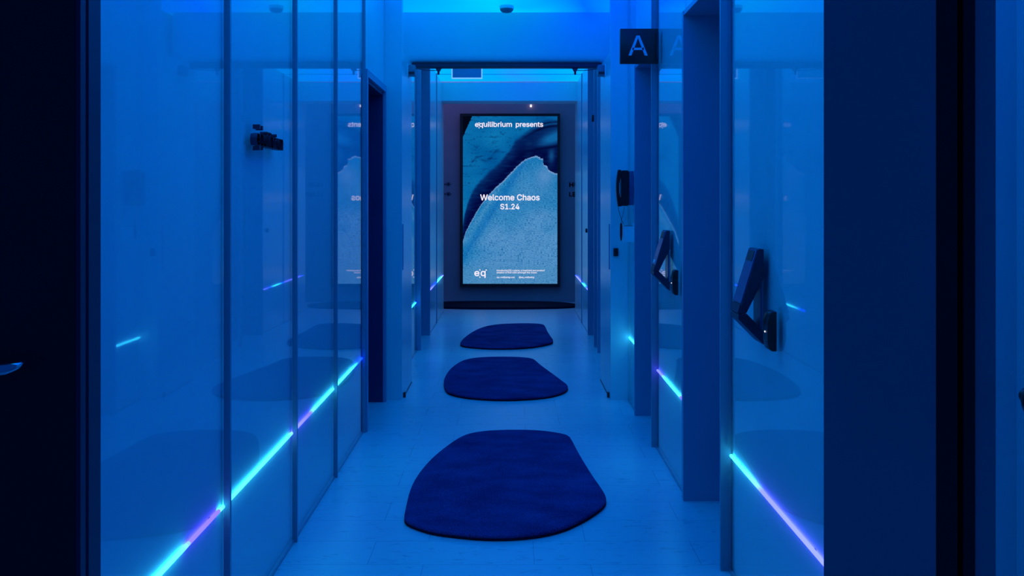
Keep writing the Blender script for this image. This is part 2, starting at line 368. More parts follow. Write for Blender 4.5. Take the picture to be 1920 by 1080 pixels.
# ------------------------------------------------------------------ glossy wall panels and the metal trims at their seams
GP = 'glossy glass wall panels'
GAP = .018                          # glass stands this far off its white backing board; the light strips run in the gap
def glass_panel(side, x, y0, y1, lab):
    t = thing('glass_panel', lab, 'wall panel', (x, (y0+y1)/2, 0), GP)
    box('glass_pane', x, x+side*.008, y0, y1, .012, 2.612, M['clear_glass'], t)
    box('floor_channel', x+side*.001, x+side*.008, y0, y1, .0, .012, M['trim'], t)
    box('top_channel', x+side*.001, x+side*.008, y0, y1, 2.612, 2.624, M['trim'], t)
    struct('wall_left' if side < 0 else 'wall_right', x+side*GAP, x+side*(GAP+.03), y0-.001, y1+.017, 0, 2.628, M['board'])
    return t
left_seams = [1.60, 1.93, 2.87, 3.772, 4.65, 5.545]
left_lab = [None,
            'glossy glass wall panel on the left, right beside the near black door frame',
            'glossy glass wall panel on the left carrying the dark raised lettering',
            'third full glossy glass wall panel on the left, just past the lettering',
            'narrowest-looking glossy glass wall panel on the left, next to the dark doorway']
struct('wall_left', XL-.048, XL, 1.60, 1.93, 0, 2.625, M['glass_panel'])
for k in range(1, 5):
    glass_panel(-1, XL, left_seams[k]+(.016 if k else 0), left_seams[k+1], left_lab[k])
for k, y in enumerate(left_seams[1:]):
    struct('trim_%d' % (k+1), XL-.010, XL+.009, y, y+.014, 0, 2.625, M['trim'])
rp = [(2.40, 3.50, 'glossy glass wall panel on the right beside the near navy door post'),
      (4.33, 5.24, 'glossy glass wall panel on the right under the letter A sign'),
      (6.02, 6.455, 'narrow glossy glass wall panel on the right behind the black telephone')]
for y0, y1, lab in rp:
    glass_panel(1, XR, y0, y1-.018 if y1 < 6 else y1, lab)
struct('trim_6', .735, XR+.010, 3.482, 3.498, 0, 2.625, M['trim'])
struct('trim_7', .740, XR+.010, 5.222, 5.238, 0, 2.625, M['trim'])
glass_panel(-1, -.80, 7.12, 8.57, 'glossy glass wall panel on the left behind the left sliding door pier')
struct('wall_right', .763, .8125, 7.20, 8.43, 0, 2.625, M['glass_panel'])
fp = [(-.79, -.778, 9.56, 10.46, 'first white wall panel on the left beyond the far doorway'),
      (-.79, -.778, 10.476, Y_END-.01, 'last white wall panel on the left beside the end wall'),
      (.753, .765, 9.59, 10.46, 'first white wall panel on the right beyond the far doorway'),
      (.753, .765, 10.476, Y_END-.01, 'last white wall panel on the right beside the end wall')]
for x0, x1, y0, y1, lab in fp:
    tag(box('wall_panel', x0, x1, y0, y1, .010, 2.622, M['satin_panel']), lab, 'wall panel', 'satin wall panels past the far doorway')
struct('trim_8', -.79, -.770, 10.46, 10.476, 0, 2.625, M['trim'])
struct('trim_16', .745, .765, 10.46, 10.476, 0, 2.625, M['trim'])

# ------------------------------------------------------------------ light strips (half-round pixel LED strips on the panels)
CYAN, PINK, BLUE, LAV = (.22, .60, 1.0), (.46, .04, 1.0), (.02, .03, 1.0), (.52, .075, 1.0)     # red as seen, green and blue times the strength
def strip(side, x, y0, y1, z, stops, lab, off_wall=GAP, r=.0058):
    """a diffuser tube on two clips, just off the panel"""
    x += side*off_wall; off = .0068 if off_wall else .0075
    def colr(y):
        if y <= stops[0][0]: return stops[0][1]
        for (a, ca), (b_, cb) in zip(stops, stops[1:]):
            if a <= y <= b_:
                t = (y-a)/(b_-a); return tuple(p*(1-t)+q*t for p, q in zip(ca, cb))
        return stops[-1][1]
    t = thing('led_strip', lab, 'light strip', (x, (y0+y1)/2, z), 'light strips along the wall panels')
    seg = max(8, int((y1-y0)/.02)); bm = bmesh.new(); cl = bm.loops.layers.float_color.new('light'); N = 12
    def paint(f, y):
        c = colr(y)
        for lp in f.loops: lp[cl] = (c[0], c[1]*LED_STRENGTH, c[2]*LED_STRENGTH, 1)
    rings = []
    for i in range(seg+1):
        y = y0+(y1-y0)*i/seg
        rings.append(([bm.verts.new((x-side*(off+r*math.sin(2*math.pi*k/N)), y, z+r*math.cos(2*math.pi*k/N))) for k in range(N)], y))
    for (A, ya), (B, yb) in zip(rings, rings[1:]):
        for k in range(N): paint(bm.faces.new((A[k], A[(k+1) % N], B[(k+1) % N], B[k])), (ya+yb)/2)
    paint(bm.faces.new(rings[0][0][::-1]), y0); paint(bm.faces.new(rings[-1][0]), y1)
    obj('diffuser_tube', bm, M['led'], t)
    for yc in (y0+.12*(y1-y0), y1-.12*(y1-y0)):
        box('mounting_clip', x, x-side*(off-r+.001), yc-.006, yc+.006, z-.004, z+.004, M['trim'], t)
    return t
ZS = .415
strip(-1, XL, 1.95, 2.868, ZS, [(2.50, CYAN), (2.56, PINK), (2.82, PINK), (2.85, CYAN)], 'light strip on the left panel nearest the camera, cyan turning violet at the seam')
strip(-1, XL, 2.888, 3.77, ZS, [(3.72, CYAN), (3.77, LAV)], 'solid cyan light strip below the dark raised lettering on the left')
strip(-1, XL, 3.79, 4.648, ZS, [(3.83, LAV), (4.12, PINK), (4.25, CYAN)], 'light strip on the third left panel, lavender fading to cyan')
strip(-1, XL, 4.668, 5.558, ZS, [(4.9, CYAN), (5.15, CYAN), (5.4, BLUE)], 'light strip on the left panel next to the dark doorway, cyan fading to deep blue')
strip(+1, XR, 2.41, 3.478, .405, [(2.42, LAV), (3.05, LAV), (3.3, CYAN)], 'light strip on the near right panel, pale lavender with a cyan far end')
strip(+1, XR, 4.34, 5.218, .405, [(4.50, PINK), (4.56, CYAN), (4.95, CYAN), (5.05, LAV)], 'light strip on the right panel under the letter A sign')
strip(+1, XR, 6.03, 6.45, .405, [(6.1, CYAN), (6.4, CYAN)], 'short cyan light strip on the narrow right panel below the telephone')
strip(-1, -.80, 7.9, 8.56, ZS, [(8.0, BLUE), (8.2, CYAN), (8.5, CYAN), (8.55, BLUE)], 'short light strip behind the left sliding door pier')
strip(-1, -.778, 9.57, 10.455, .43, [(9.7, LAV), (10.2, BLUE)], 'blue light strip on the first left panel beyond the far doorway', 0.0, .0038)
strip(-1, -.778, 10.48, 11.42, .43, [(10.7, CYAN), (11.0, CYAN), (11.3, LAV)], 'light strip on the last left panel beside the end wall', 0.0, .0038)
strip(+1, .753, 9.60, 10.455, .43, [(9.65, LAV), (9.9, BLUE), (10.0, CYAN), (10.2, CYAN), (10.4, BLUE)], 'light strip on the first right panel beyond the far doorway', 0.0, .0038)
strip(+1, .753, 10.48, 11.42, .43, [(10.6, LAV), (11.2, LAV), (11.4, BLUE)], 'lavender light strip on the last right panel beside the end wall', 0.0, .0038)

# ------------------------------------------------------------------ rugs
def smooth_closed(pts, it=2):
    for _ in range(it):
        q = []
        for i in range(len(pts)):
            a, b_ = pts[i], pts[(i+1) % len(pts)]
            q += [(a[0]*.75+b_[0]*.25, a[1]*.75+b_[1]*.25), (a[0]*.25+b_[0]*.75, a[1]*.25+b_[1]*.75)]
        pts = q
    return pts
def rug(outline, lab, t=.024, m='rug'):
    cx = sum(p[0] for p in outline)/len(outline); cy = sum(p[1] for p in outline)/len(outline)
    if sum(p[0]*q[1]-q[0]*p[1] for p, q in zip(outline, outline[1:]+outline[:1])) < 0: outline = outline[::-1]
    outline = smooth_closed(outline, 2); n_ = len(outline)
    def ring(bm, ins, z):
        vs = []
        for i, p in enumerate(outline):
            a, b_ = outline[i-1], outline[(i+1) % n_]; tx, ty = b_[0]-a[0], b_[1]-a[1]; L = math.hypot(tx, ty) or 1
            vs.append(bm.verts.new((p[0]-ty/L*ins-cx, p[1]+tx/L*ins-cy, z)))
        return vs
    e_ = thing('rug', lab, 'rug', (cx, cy, 0), 'navy pebble-shaped rugs')
    def band(bm, A, B):
        for i in range(n_): bm.faces.new((A[i], A[(i+1) % n_], B[(i+1) % n_], B[i]))
    bm = bmesh.new(); A = ring(bm, .002, t*.45); B = ring(bm, .0, t*.7); C = ring(bm, .003, t*.92); D_ = ring(bm, .010, t); E = ring(bm, .03, t+.001)
    band(bm, A, B); band(bm, B, C); band(bm, C, D_); band(bm, D_, E); f = bm.faces.new(E); f2 = bm.faces.new(A[::-1])
    bmesh.ops.triangulate(bm, faces=[f, f2])
    p = obj('pile', bm, M[m], None, True); p.parent = e_
    bm = bmesh.new(); A = ring(bm, .003, 0.0005); B = ring(bm, -.0005, t*.2); C = ring(bm, .0015, t*.45)
    band(bm, A, B); band(bm, B, C); f = bm.faces.new(A[::-1]); f2 = bm.faces.new(C); bmesh.ops.triangulate(bm, faces=[f, f2])
    p = obj('backing', bm, M['rug_edge_and_shaded_rug'], None, True); p.parent = e_; p['label'] = 'black bound edge'
def from_px(pts, z=.022): return [(X(x, DF(y, z)), DF(y, z)) for x, y in pts]
rug(from_px([(757.5, 972), (759, 958), (770, 910.6), (789.4, 880), (814.4, 853.6), (845, 830), (867, 816.5), (886.7, 810.6), (914.4, 807), (947.8, 805.6), (992, 805.6), (1025.6, 807.8), (1057, 813), (1067, 817), (1072, 823),
             (1084, 846.7), (1109, 888), (1128, 914.7), (1135.5, 927), (1137, 938), (1131, 947), (1109, 963), (1081, 978), (1053, 990), (1012, 999.4), (970, 1003.6), (928, 1005), (886.7, 1003), (845, 998.6), (811.7, 994), (786.7, 987), (766, 979)]),
    'navy pebble-shaped rug lying nearest the camera on the tiled floor')
rug(from_px([(831.5, 715), (834, 706), (841, 694.6), (852.3, 684.3), (866, 676), (882, 671.7), (905, 669.4), (937, 668.5), (969, 669), (987.5, 670.3), (999, 672), (1005, 676), (1015, 685), (1038, 701.5), (1056, 715), (1064, 721), (1065.5, 726),
             (1059.7, 732), (1042.5, 738.5), (1015, 743), (980.6, 745.4), (946, 746.4), (912, 745.4), (877.5, 742.7), (854.6, 738.6), (841, 734.7), (834, 728)]),
    'middle navy pebble-shaped rug, between the sliding door floor guides')
rug(from_px([(862.5, 645), (863.5, 640), (871.8, 631.6), (886.7, 621), (905, 613), (923, 609), (946, 607), (980.6, 606), (1003.5, 606.4), (1017, 607.7), (1022, 610), (1026.4, 621), (1034.4, 632.7), (1037.5, 637), (1036, 641), (1024, 644.3), (1003.5, 648),
             (980.6, 650.3), (946, 651.5), (912, 651), (889, 649.4), (870.6, 647.3)]),
    'third navy pebble-shaped rug, small in the distance beyond the sliding door')
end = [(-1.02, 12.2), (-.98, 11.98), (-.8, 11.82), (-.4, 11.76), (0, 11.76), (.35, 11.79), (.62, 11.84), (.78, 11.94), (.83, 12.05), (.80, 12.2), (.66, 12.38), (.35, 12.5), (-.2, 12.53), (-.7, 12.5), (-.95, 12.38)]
rug(end, 'farthest rug, coloured dark for the shade it lies in, at the foot of the tall screen', .026, 'rug_edge_and_shaded_rug')  # shade of the end bay put into the pile colour

# ------------------------------------------------------------------ the tall screen
YS = 12.55
scr = thing('display_screen', 'tall portrait display screen glowing with blue sea texture and white words', 'screen', (X(956, YS), 12.62, Z(538, YS)))
x0, x1, z0, z1 = X(862.5, YS), X(1050, YS), Z(538, YS), Z(213, YS)
ax0, ax1, az0, az1 = X(868, YS), X(1045, YS), Z(532, YS), Z(218, YS)
bm = bmesh.new()
for a in ((x0, ax0, z0, z1), (ax1, x1, z0, z1), (ax0, ax1, z0, az0), (ax0, ax1, az1, z1)): bm_box(bm, a[0], a[1], YS-.012, YS+.01, a[2], a[3])
obj('bezel', bm, M['black'], scr)
box('housing', x0+.01, x1-.01, YS+.011, 12.62, z0+.01, z1-.01, M['black'], scr)
# picture: computed colour per screen pixel
def lerp(a, b_, t): return tuple(p*(1-t)+q*t for p, q in zip(a, b_))
def lin(c): return tuple(((v/255.)/12.92 if v/255. <= .04045 else ((v/255.+.055)/1.055)**2.4) for v in c)
from mathutils import noise as mnoise
def curve(tbl, x):
    if x <= tbl[0][0]: return tbl[0][1]
    for (a, ya), (b_, yb) in zip(tbl, tbl[1:]):
        if x <= b_: return ya+(yb-ya)*(x-a)/(b_-a)
    return tbl[-1][1]
UP = [(868, 422), (871, 403), (877, 380), (886, 359), (899, 341), (918, 321), (938, 304), (953, 285), (967, 263), (981, 252), (996, 242), (1008, 233), (1020, 228), (1032, 226), (1045, 226)]
LO = [(868, 452), (873, 436), (882, 418), (892, 400), (902, 384), (915, 367), (930, 351), (945, 338), (960, 322), (972, 309), (985, 299), (997, 294), (1006, 292), (1012, 296), (1018, 298), (1019, 309), (1026, 312), (1028, 318), (1036, 323), (1045, 326)]
def pix(x, y):
    f1 = mnoise.noise((x*.06, y*.22, 1.0)); f2 = mnoise.noise((x*.30, y*.9, 4.0)); f3 = mnoise.noise((x*.02, y*.03, 7.0)); f4 = mnoise.noise((x*.22, y*.5, 9.0))
    if (x-868)+(y-218)*.45 < 17.5+f4*1.2 and y < 258: return lerp((3, 6, 22), (20, 24, 44), max(0, f2)*.4)
    up = curve(UP, x)+f1*2+f2*1.5; lo = curve(LO, x)+f4*1.6
    if y > lo:
        d_ = y-lo; s = max(0, min(1, (d_-10)/130.+f3*.5+.1))
        c = lerp((16, 120, 184), (80, 146, 203), s)
        k = (x-868)*1.55+(y-540)           # bluer diagonal streak low on the left
        st = math.exp(-((k+58)/11.)**2); c = lerp(c, (14, 110, 185), .75*st)
        st = math.exp(-((k+84)/9.)**2); c = lerp(c, (90, 155, 205), .5*st)
        c = lerp(c, (12, 88, 150), min(1, max(0, f2*.8+f1*.3)*1.3)); c = lerp(c, (150, 190, 225), max(0, -f2)*.42)
        q = math.exp(-((x-1022)/20.)**2-((y-330)/24.)**2); c = lerp(c, (120, 155, 210), .6*q)
        if d_ < 3.2: c = lerp((130, 165, 215), c, d_/4.5)
        if y > 500: c = lerp(c, (72, 140, 185), .3)
        return c
    if y > up-5:
        soft = max(0, min(1, (y-up+5)/11.)); base_c = lerp((0, 92, 158), (10, 116, 178), .5+f3)
        t = max(0, y-up)/max(6., lo-up); c = lerp((4, 44, 104), (0, 8, 62), min(1, t*1.35))
        c = lerp(c, (10, 62, 120), max(0, f1+.15)*.45)
        if x > 940:       # paler hollow and the dark lines over it, right
            q = math.exp(-((x-1040)/30.)**2-((y-256-(1045-x)*.35)/12.)**2); c = lerp(c, (14, 100, 165), min(1, q*1.2))
            q = math.exp(-((x-1034)/6.)**2-((y-292)/14.)**2); c = lerp(c, (14, 74, 132), q)
            c = lerp(c, (0, 8, 50), .85*math.exp(-(abs(y-(228.5+(1045-x)**2*.005))/1.6)**2)*max(0, min(1, (x-985)/25)))
            c = lerp(c, (14, 92, 150), .6*math.exp(-(abs(y-(232+(1045-x)**2*.005))/1.6)**2)*max(0, min(1, (x-985)/25)))
            ln = abs(y-(236+(1045-x)**2*.006)); c = lerp(c, (0, 8, 50), .8*math.exp(-(ln/2.2)**2)*max(0, min(1, (x-970)/40)))
            ln = abs(y-(274+(1045-x)*.16)); c = lerp(c, (0, 8, 56), .9*math.exp(-(ln/3.)**2)*max(0, min(1, (x-970)/40)))
        return lerp(base_c, c, soft*soft*(3-2*soft))
    c = lerp((0, 92, 158), (10, 116, 178), .5+f3)
    c = lerp(c, (0, 44, 96), max(0, f4*.6+f1*.7-.12)*.9); c = lerp(c, (50, 140, 190), max(0, f2-.1)*.3)
    ln = abs(y-(302-(x-895)*.35+6*math.sin(x*.16))); 
    if 880 < x < 950: c = lerp(c, (0, 30, 82), .5*math.exp(-(ln/3.0)**2)*(.6+f1))
    return c
NX, NZ = 236, 418
vs = []; fs = []; cols = []
for j in range(NZ+1):
    for i in range(NX+1):
        vs.append((ax0+(ax1-ax0)*i/NX, YS, az1+(az0-az1)*j/NZ))
for j in range(NZ):
    for i in range(NX):
        a = j*(NX+1)+i; fs.append((a, a+NX+1, a+NX+2, a+1))
for j in range(NZ+1):
    for i in range(NX+1): cols.append(lin(pix(868+177*i/NX, 218+314*j/NZ)))
me = bpy.data.meshes.new('picture'); me.from_pydata(vs, [], fs)
ca = me.color_attributes.new('light', 'FLOAT_COLOR', 'POINT')
flat = []
for c in cols: flat += [c[0]*.95, c[1]*.95, c[2]*.95, 1]
ca.data.foreach_set('color', flat)
link('picture', me, M['screen'], scr)
RX, UZ, NY = (1, 0, 0), (0, 0, 1), (0, -1, 0)
YT = YS-.004
def screen_text(s, px0, pxw, base, cap, sample, bold=.008, name='lettering', align='l'):
    """text whose capital / ascender height is cap px, standing on row base, stretched to pxw px"""
    me = text_mesh(s, bold); k = YS/F
    ref = text_mesh(sample, bold); hr = max(v.co.y for v in ref.vertices); bpy.data.meshes.remove(ref)
    ys = [v.co.y for v in me.vertices]; hh = (max(ys)-min(ys))/hr*cap*k
    place(me, (X(px0, YT), YT, Z(base, YT)), RX, UZ, NY, pxw*k, hh, align)
    return link(name, me, M['text_white'], scr)
def dots(px_list, size, name='dot'):
    k = size*YS/F/2
    for px, py in px_list: box(name, X(px, YT)-k, X(px, YT)+k, YT-.0006, YT, Z(py, YT)-k, Z(py, YT)+k, M['text_white'], scr)
screen_text('equilibrium', 890.5, 69.5, 237.6, 9.2, 'l', .018, 'heading')
dots([(898.2, 230.4), (898.2, 239.6), (906.7, 230.6)], 1.9)
screen_text('presents', 967, 51.5, 237.6, 9.2, 'l', .018, 'heading')
screen_text('Welcome Chaos', 900.3, 111.5, 375.4, 11, 'h', .018, 'greeting')
screen_text('S1.24', 938, 36, 392.2, 10.2, 'S', .018, 'greeting')
screen_text('e', 889.3, 9.8, 517.4, 12.5, 'd', .018, 'logo_letter'); screen_text('q', 901.0, 9.6, 517.4, 12.5, 'd', .018, 'logo_letter')
dots([(899.8, 506.2), (899.8, 519.6), (911.6, 506.4), (909.2, 519.8)], 2.2)
screen_text('introducing EQ: a place, a treatment and product', 931.2, 90, 508.4, 3.0, 'd', .018, 'small_print')
screen_text('solution to find calm amongst the chaos.', 931.2, 76, 512.4, 3.0, 'd', .018, 'small_print')
screen_text('eq-wellbeing.com', 931.5, 33.5, 521.2, 3.0, 'd', .018, 'small_print')
screen_text('@eq_wellbeing', 973, 28.5, 521.2, 3.0, 'd', .018, 'small_print')

# ------------------------------------------------------------------ words and star marks stuck on the end wall
YW = 12.618
def wall_word(word, px0, pxw, base, cap, lab):
    k = YW/F; t = thing('wall_lettering', lab, 'wall lettering', (X(px0+pxw/2, YW), 12.62, Z(base, YW)), 'dark wall lettering right of the screen')
    ms = []; cur = 0.0
    for ch in word:
        if ch == ' ': cur += .30; continue
        me = text_mesh(ch, .028, .01); a = [v.co.x for v in me.vertices]; ms.append((me, cur, max(a)-min(a))); cur += max(a)-min(a)+.09
    sc = pxw*k/(cur-.09)
    for me, c0, wd in ms:
        place(me, (X(px0, YW)+c0*sc, YW, Z(base, YW)), RX, UZ, NY, wd*sc, cap*k, 'l', 'bottom', .004)
        link('letter', me, M['letter_dark'], t)
wall_word('HUB IT', 1067.3, 48, 350.5, 8.6, 'dark upper word starting HU on the wall right of the screen')
wall_word('LEARNING', 1067.3, 56, 368.5, 8.6, 'dark lower word starting LEA on the wall right of the screen')
def star(px, py, r_, lab, tail):
    bm = bmesh.new(); k = YW/F; c = (X(px, YW), Z(py, YW))
    for i in range(4):
        a = math.pi*i/4; dx, dz = math.cos(a)*r_*k, math.sin(a)*r_*k; nx, nz = -math.sin(a)*.6*k, math.cos(a)*.6*k
        bm_prism(bm, [(c[0]-dx+nx, c[1]-dz+nz), (c[0]-dx-nx, c[1]-dz-nz), (c[0]+dx-nx, c[1]+dz-nz), (c[0]+dx+nx, c[1]+dz+nz)], 'y', YW+.001, YW-.003-.0001*i)
    q = X(px-5.8, YW); s = 1.8*k
    bm_prism(bm, [(q-s*1.1, c[1]), (q, c[1]-s), (q+s*.6, c[1]), (q, c[1]+s)], 'y', YW+.001, YW-.003)
    if tail: bm_prism(bm, [(q, c[1]-.5*k), (c[0]+6*k, c[1]-.5*k), (c[0]+6*k, c[1]+.5*k), (q, c[1]+.5*k)], 'y', YW+.001, YW-.0025)
    else: bm_box(bm, c[0]+4.6*k, c[0]+6*k, YW-.003, YW+.001, c[1]-.7*k, c[1]+.7*k)
    tag(obj('star_mark', bm, M['letter_dark']), lab, 'wall symbol', 'dark star marks left of the screen')
star(840.6, 345.4, 4.2, 'upper dark star mark with a long tail on the wall left of the screen', True)
star(840.6, 363.8, 4.2, 'lower dark star mark on the wall left of the screen', False)
tag(box('indicator_lamp', X(994, 12.6), X(997, 12.6), 12.585, 12.62, Z(200.5, 12.6), Z(196.3, 12.6), M['led_dot'], None, .002), 'tiny white indicator light high on the wall above the screen', 'lamp')

# ------------------------------------------------------------------ raised dark lettering on the left wall
ly0, ly1 = 3.125, 3.485
sg = thing('raised_lettering', 'dark raised letters of a company name mounted on the left glass panel', 'lettering', (XL, (ly0+ly1)/2, 1.47))
wds = {}
full = 'equilibrium'; xs_ = []; cur = 0
meshes = []
for i, ch in enumerate(full):
    me = text_mesh(ch, .022, .1); a = [v.co.x for v in me.vertices]; meshes.append((me, min(a), max(a))); xs_.append(cur); cur += (max(a)-min(a))+.07
tot = cur-.07; s = (ly1-ly0)/tot; ysc = .079/.50     # x-height about 5.5 cm
base = 1.473
for i, (me, a, b_) in enumerate(meshes):
    for v in me.vertices: v.co = Vector((XL+.001+(v.co.z+.1)*.2*.12*1.0+0, ly0+(xs_[i]+v.co.x-a)*s, base+v.co.y*.0895))
    # thickness 25 mm
    mnx = min(v.co.x for v in me.vertices); mx_ = max(v.co.x for v in me.vertices)
    for v in me.vertices: v.co.x = XL+(v.co.x-mnx)/(mx_-mnx)*.022
    link('letter', me, M['letter_dark'], sg)
q0 = ly0+xs_[1]*s
for (yy, zz) in ((q0-.004, base+.058), (q0-.004, base-.010), (q0+.030, base+.056)):
    box('dot', XL, XL+.022, yy-.006, yy+.006, zz-.007, zz+.007, M['letter_dark'], sg)

# ------------------------------------------------------------------ hanging letter A sign
ya = 5.11
sn = thing('letter_sign', 'square black sign with a white letter A projecting from the right wall', 'sign', (XR, ya, 2.09))
sx0, sx1, sz0, sz1 = X(1163, ya), XR-.001, Z(119, ya), Z(53.5, ya)
box('sign_box', sx0, sx1, ya, ya+.035, sz0, sz1, M['black'], sn, .003)
me = text_mesh('A', .0, .01); place(me, (X(1196.3, ya), ya-.0005, Z(104.3, ya)), RX, UZ, NY, 36*ya/F, 37.5*ya/F, 'c', 'bottom', .003)
link('letter', me, M['sign_white'], sn)
box('wall_bracket', XR-.012, XR, ya-.006, ya+.041, sz0+.02, sz1-.02, M['black'], sn)

# ------------------------------------------------------------------ folded wall readers on the right panels and their black card readers
def reader(dy, lab, sticker=False, first=None):
    yn, yf = 2.985, 3.095
    def pt(px, py): return (min(XR, X(px, yn)), Z(py, yn))
    t = thing('folded_wall_reader', lab, 'wall reader', (XR, 3.04+dy, 1.0), 'folded wall readers')
    up = [pt(1422, 467), pt(1433, 467), pt(1433, 522), pt(1400, 587), pt(1385, 589)]
    lo = [pt(1385, 590), pt(1400, 588), pt(1433, 621), pt(1433, 647), pt(1384, 598.5)]
    up[0] = (up[0][0], up[0][1]); 
    bm = bmesh.new(); bm_prism(bm, up, 'y', yn+dy, yf+dy)
    bmesh.ops.bevel(bm, geom=bm.edges[:], offset=.0015, segments=1, affect='EDGES')
    obj('upper_plate', bm, M['dark_metal'], t)
    bm = bmesh.new(); bm_prism(bm, lo, 'y', yn+dy, yf+dy)
    bmesh.ops.bevel(bm, geom=bm.edges[:], offset=.0015, segments=1, affect='EDGES')
    obj('lower_plate', bm, M['dark_metal'], t)
    box('back_plate', XR-.006, XR, yn+.02+dy, yf-.005+dy, Z(640, yn), Z(470, yn), M['dark_blue_plate'], t)
    # face set into the sloping outer side: lighter cover, dark window near the top
    A = Vector((up[0][0], 0, up[0][1])); B = Vector((up[4][0], 0, up[4][1])); d_ = (B-A); L = d_.length; d_.normalize()
    nrm = Vector((-abs(d_.z), 0, -d_.x if d_.x > 0 else -d_.x)); nrm = Vector((d_.z, 0, -d_.x)); 
    if nrm.x > 0: nrm = -nrm
    def slab(name, a, b_, ya_, yb_, th, m, off=0.0):
        bm = bmesh.new(); P = [A+d_*(L*a)+nrm*off, A+d_*(L*b_)+nrm*off, A+d_*(L*b_)+nrm*(off+th), A+d_*(L*a)+nrm*(off+th)]
        bm_prism(bm, [(p.x, p.z) for p in P], 'y', ya_+dy, yb_+dy); return obj(name, bm, m, t)
    slab('face_cover', .02, .84, yn+.004, yf-.004, .003, M['dark_blue_plate'])
    slab('reader_window', .04, .20, yn+.022, yf-.018, .0012, M['black'], .003)
    slab('base_cover', .86, .99, yn+.004, yf-.004, .003, M['dark_metal'])
    if sticker:
        s_ = slab('sticker', .73, .80, yn+.045, yf-.022, .001, M['white_plastic'], .003); s_['label'] = 'small pale sticker'
    return t
reader(0, 'dark folded reader bracket jutting from the right panel beside the near navy post')
reader(1.76, 'dark folded reader bracket with a pale sticker, under the letter A sign', True)
def card_reader(yc, lab):
    t = thing('card_reader', lab, 'card reader', (XR, yc, .923), 'black card readers')
    bm = bmesh.new()
    prof = [(XR, .866), (XR, .980), (XR-.016, .980), (XR-.022, .972), (XR-.026, .950), (XR-.027, .923), (XR-.026, .895), (XR-.022, .873), (XR-.014, .866)]
    bm_prism(bm, prof, 'y', yc-.026, yc+.026); bmesh.ops.bevel(bm, geom=bm.edges[:], offset=.002, segments=1, affect='EDGES')
    obj('case', bm, M['black'], t, True)
    box('status_light', XR-.0285, XR-.026, yc-.003, yc+.003, .918, .922, M['led_dot'], t)
card_reader(2.866, 'black card reader beside the near folded reader bracket, closest to the near navy post')
card_reader(4.53, 'black card reader under the letter A sign, beside the stickered reader bracket')

# ------------------------------------------------------------------ telephone and what hangs below it
yp = 6.22
ph = thing('wall_telephone', 'black wall telephone with its handset hung up on the narrow right panel', 'telephone', (XR, yp, 1.37))
zb, zt = Z(386, 6.2), Z(320, 6.2)
box('wall_plate', XR-.028, XR, yp-.075, yp+.075, zb+.004, zt-.004, M['dark_blue_plate'], ph, .003)
bm = bmesh.new()
bm_prism(bm, [(XR-.029, zb), (XR-.029, zt), (XR-.075, zt), (XR-.086, zt-.02), (XR-.072, zt-.06), (XR-.072, zb+.065), (XR-.086, zb+.03), (XR-.078, zb)], 'y', yp-.085, yp+.085)
bmesh.ops.bevel(bm, geom=bm.edges[:], offset=.005, segments=2, affect='EDGES')
obj('body', bm, M['black'], ph, True)
zm = (zb+zt)/2; hh = (zt-zb)/2+.004; outer = []; inner = []
for i in range(17):
    u = -1+2*i/16.
    outer.append((XR-.094-.012*(1-u*u), zm+hh*u)); inner.append((XR-.076-.016*max(0, 1-(u/.62)**4), zm+hh*.995*u))
bm = bmesh.new(); bm_prism(bm, outer+inner[::-1], 'y', yp-.078, yp-.034)
bmesh.ops.bevel(bm, geom=[e for e in bm.edges if abs(e.verts[0].co.y-e.verts[1].co.y) < 1e-5], offset=.003, segments=2, affect='EDGES')
obj('handset', bm, M['black'], ph, True)
box('keypad', XR-.0745, XR-.071, yp-.01, yp+.06, zb+.075, zt-.075, M['grey_plastic'], ph)
xq = XR-.094
bm = bmesh.new(); bm_tube(bm, [(xq, yp-.055, zb+.004), (xq+.004, yp-.055, zb-.02), (xq+.014, yp-.05, zb-.06), (xq+.026, yp-.05, zb-.095), (xq+.036, yp-.05, zb-.112)], .0018, 6); obj('cord', bm, M['black'], ph, True)
yh = 6.17
ho = thing('leaflet_holder', 'small pale box holder fixed to the wall under the black telephone', 'holder', (XR, yh, 1.09))
bx0, bx1, bz0, bz1 = X(1168, yh), XR, Z(453, yh), Z(424, yh)
bm = bmesh.new()
bm_box(bm, bx0, bx0+.003, yh-.05, yh+.05, bz0, bz1-.006); bm_box(bm, bx1-.003, bx1, yh-.05, yh+.05, bz0, bz1+.02)
bm_box(bm, bx0+.003, bx1-.003, yh-.05, yh-.047, bz0, bz1); bm_box(bm, bx0+.003, bx1-.003, yh+.047, yh+.05, bz0, bz1); bm_box(bm, bx0+.003, bx1-.003, yh-.047, yh+.047, bz0, bz0+.003)
obj('holder_body', bm, M['white_plastic'], ho)
box('leaflets', bx0+.012, bx1-.008, yh-.04, yh+.04, bz0+.003, bz1+.004, M['grey_plastic'], ho)
pn = thing('marker_pen', 'black marker pen on a string beside the pale box holder', 'pen', (X(1163.5, yh), yh, 1.1))
bm = bmesh.new(); xm = X(1164, yh)
bm_lathe(bm, [(.003, Z(451, yh)), (.0062, Z(446, yh)), (.0078, Z(440, yh)), (.0078, Z(424, yh)), (.006, Z(419, yh)), (.003, Z(418, yh))], (xm, yh-.02, 0), 'z', 14)
obj('barrel', bm, M['black'], pn, True)
bm = bmesh.new(); bm_tube(bm, [(xm, yh-.02, Z(418.5, yh)), (xm+.002, yh-.018, Z(412, yh)), (xm+.012, yh-.012, Z(402, yh)), (xm+.020, yh-.006, Z(391, yh)), (xm+.022, yh, Z(387, yh))], .0012, 6); obj('string', bm, M['black'], pn, True)
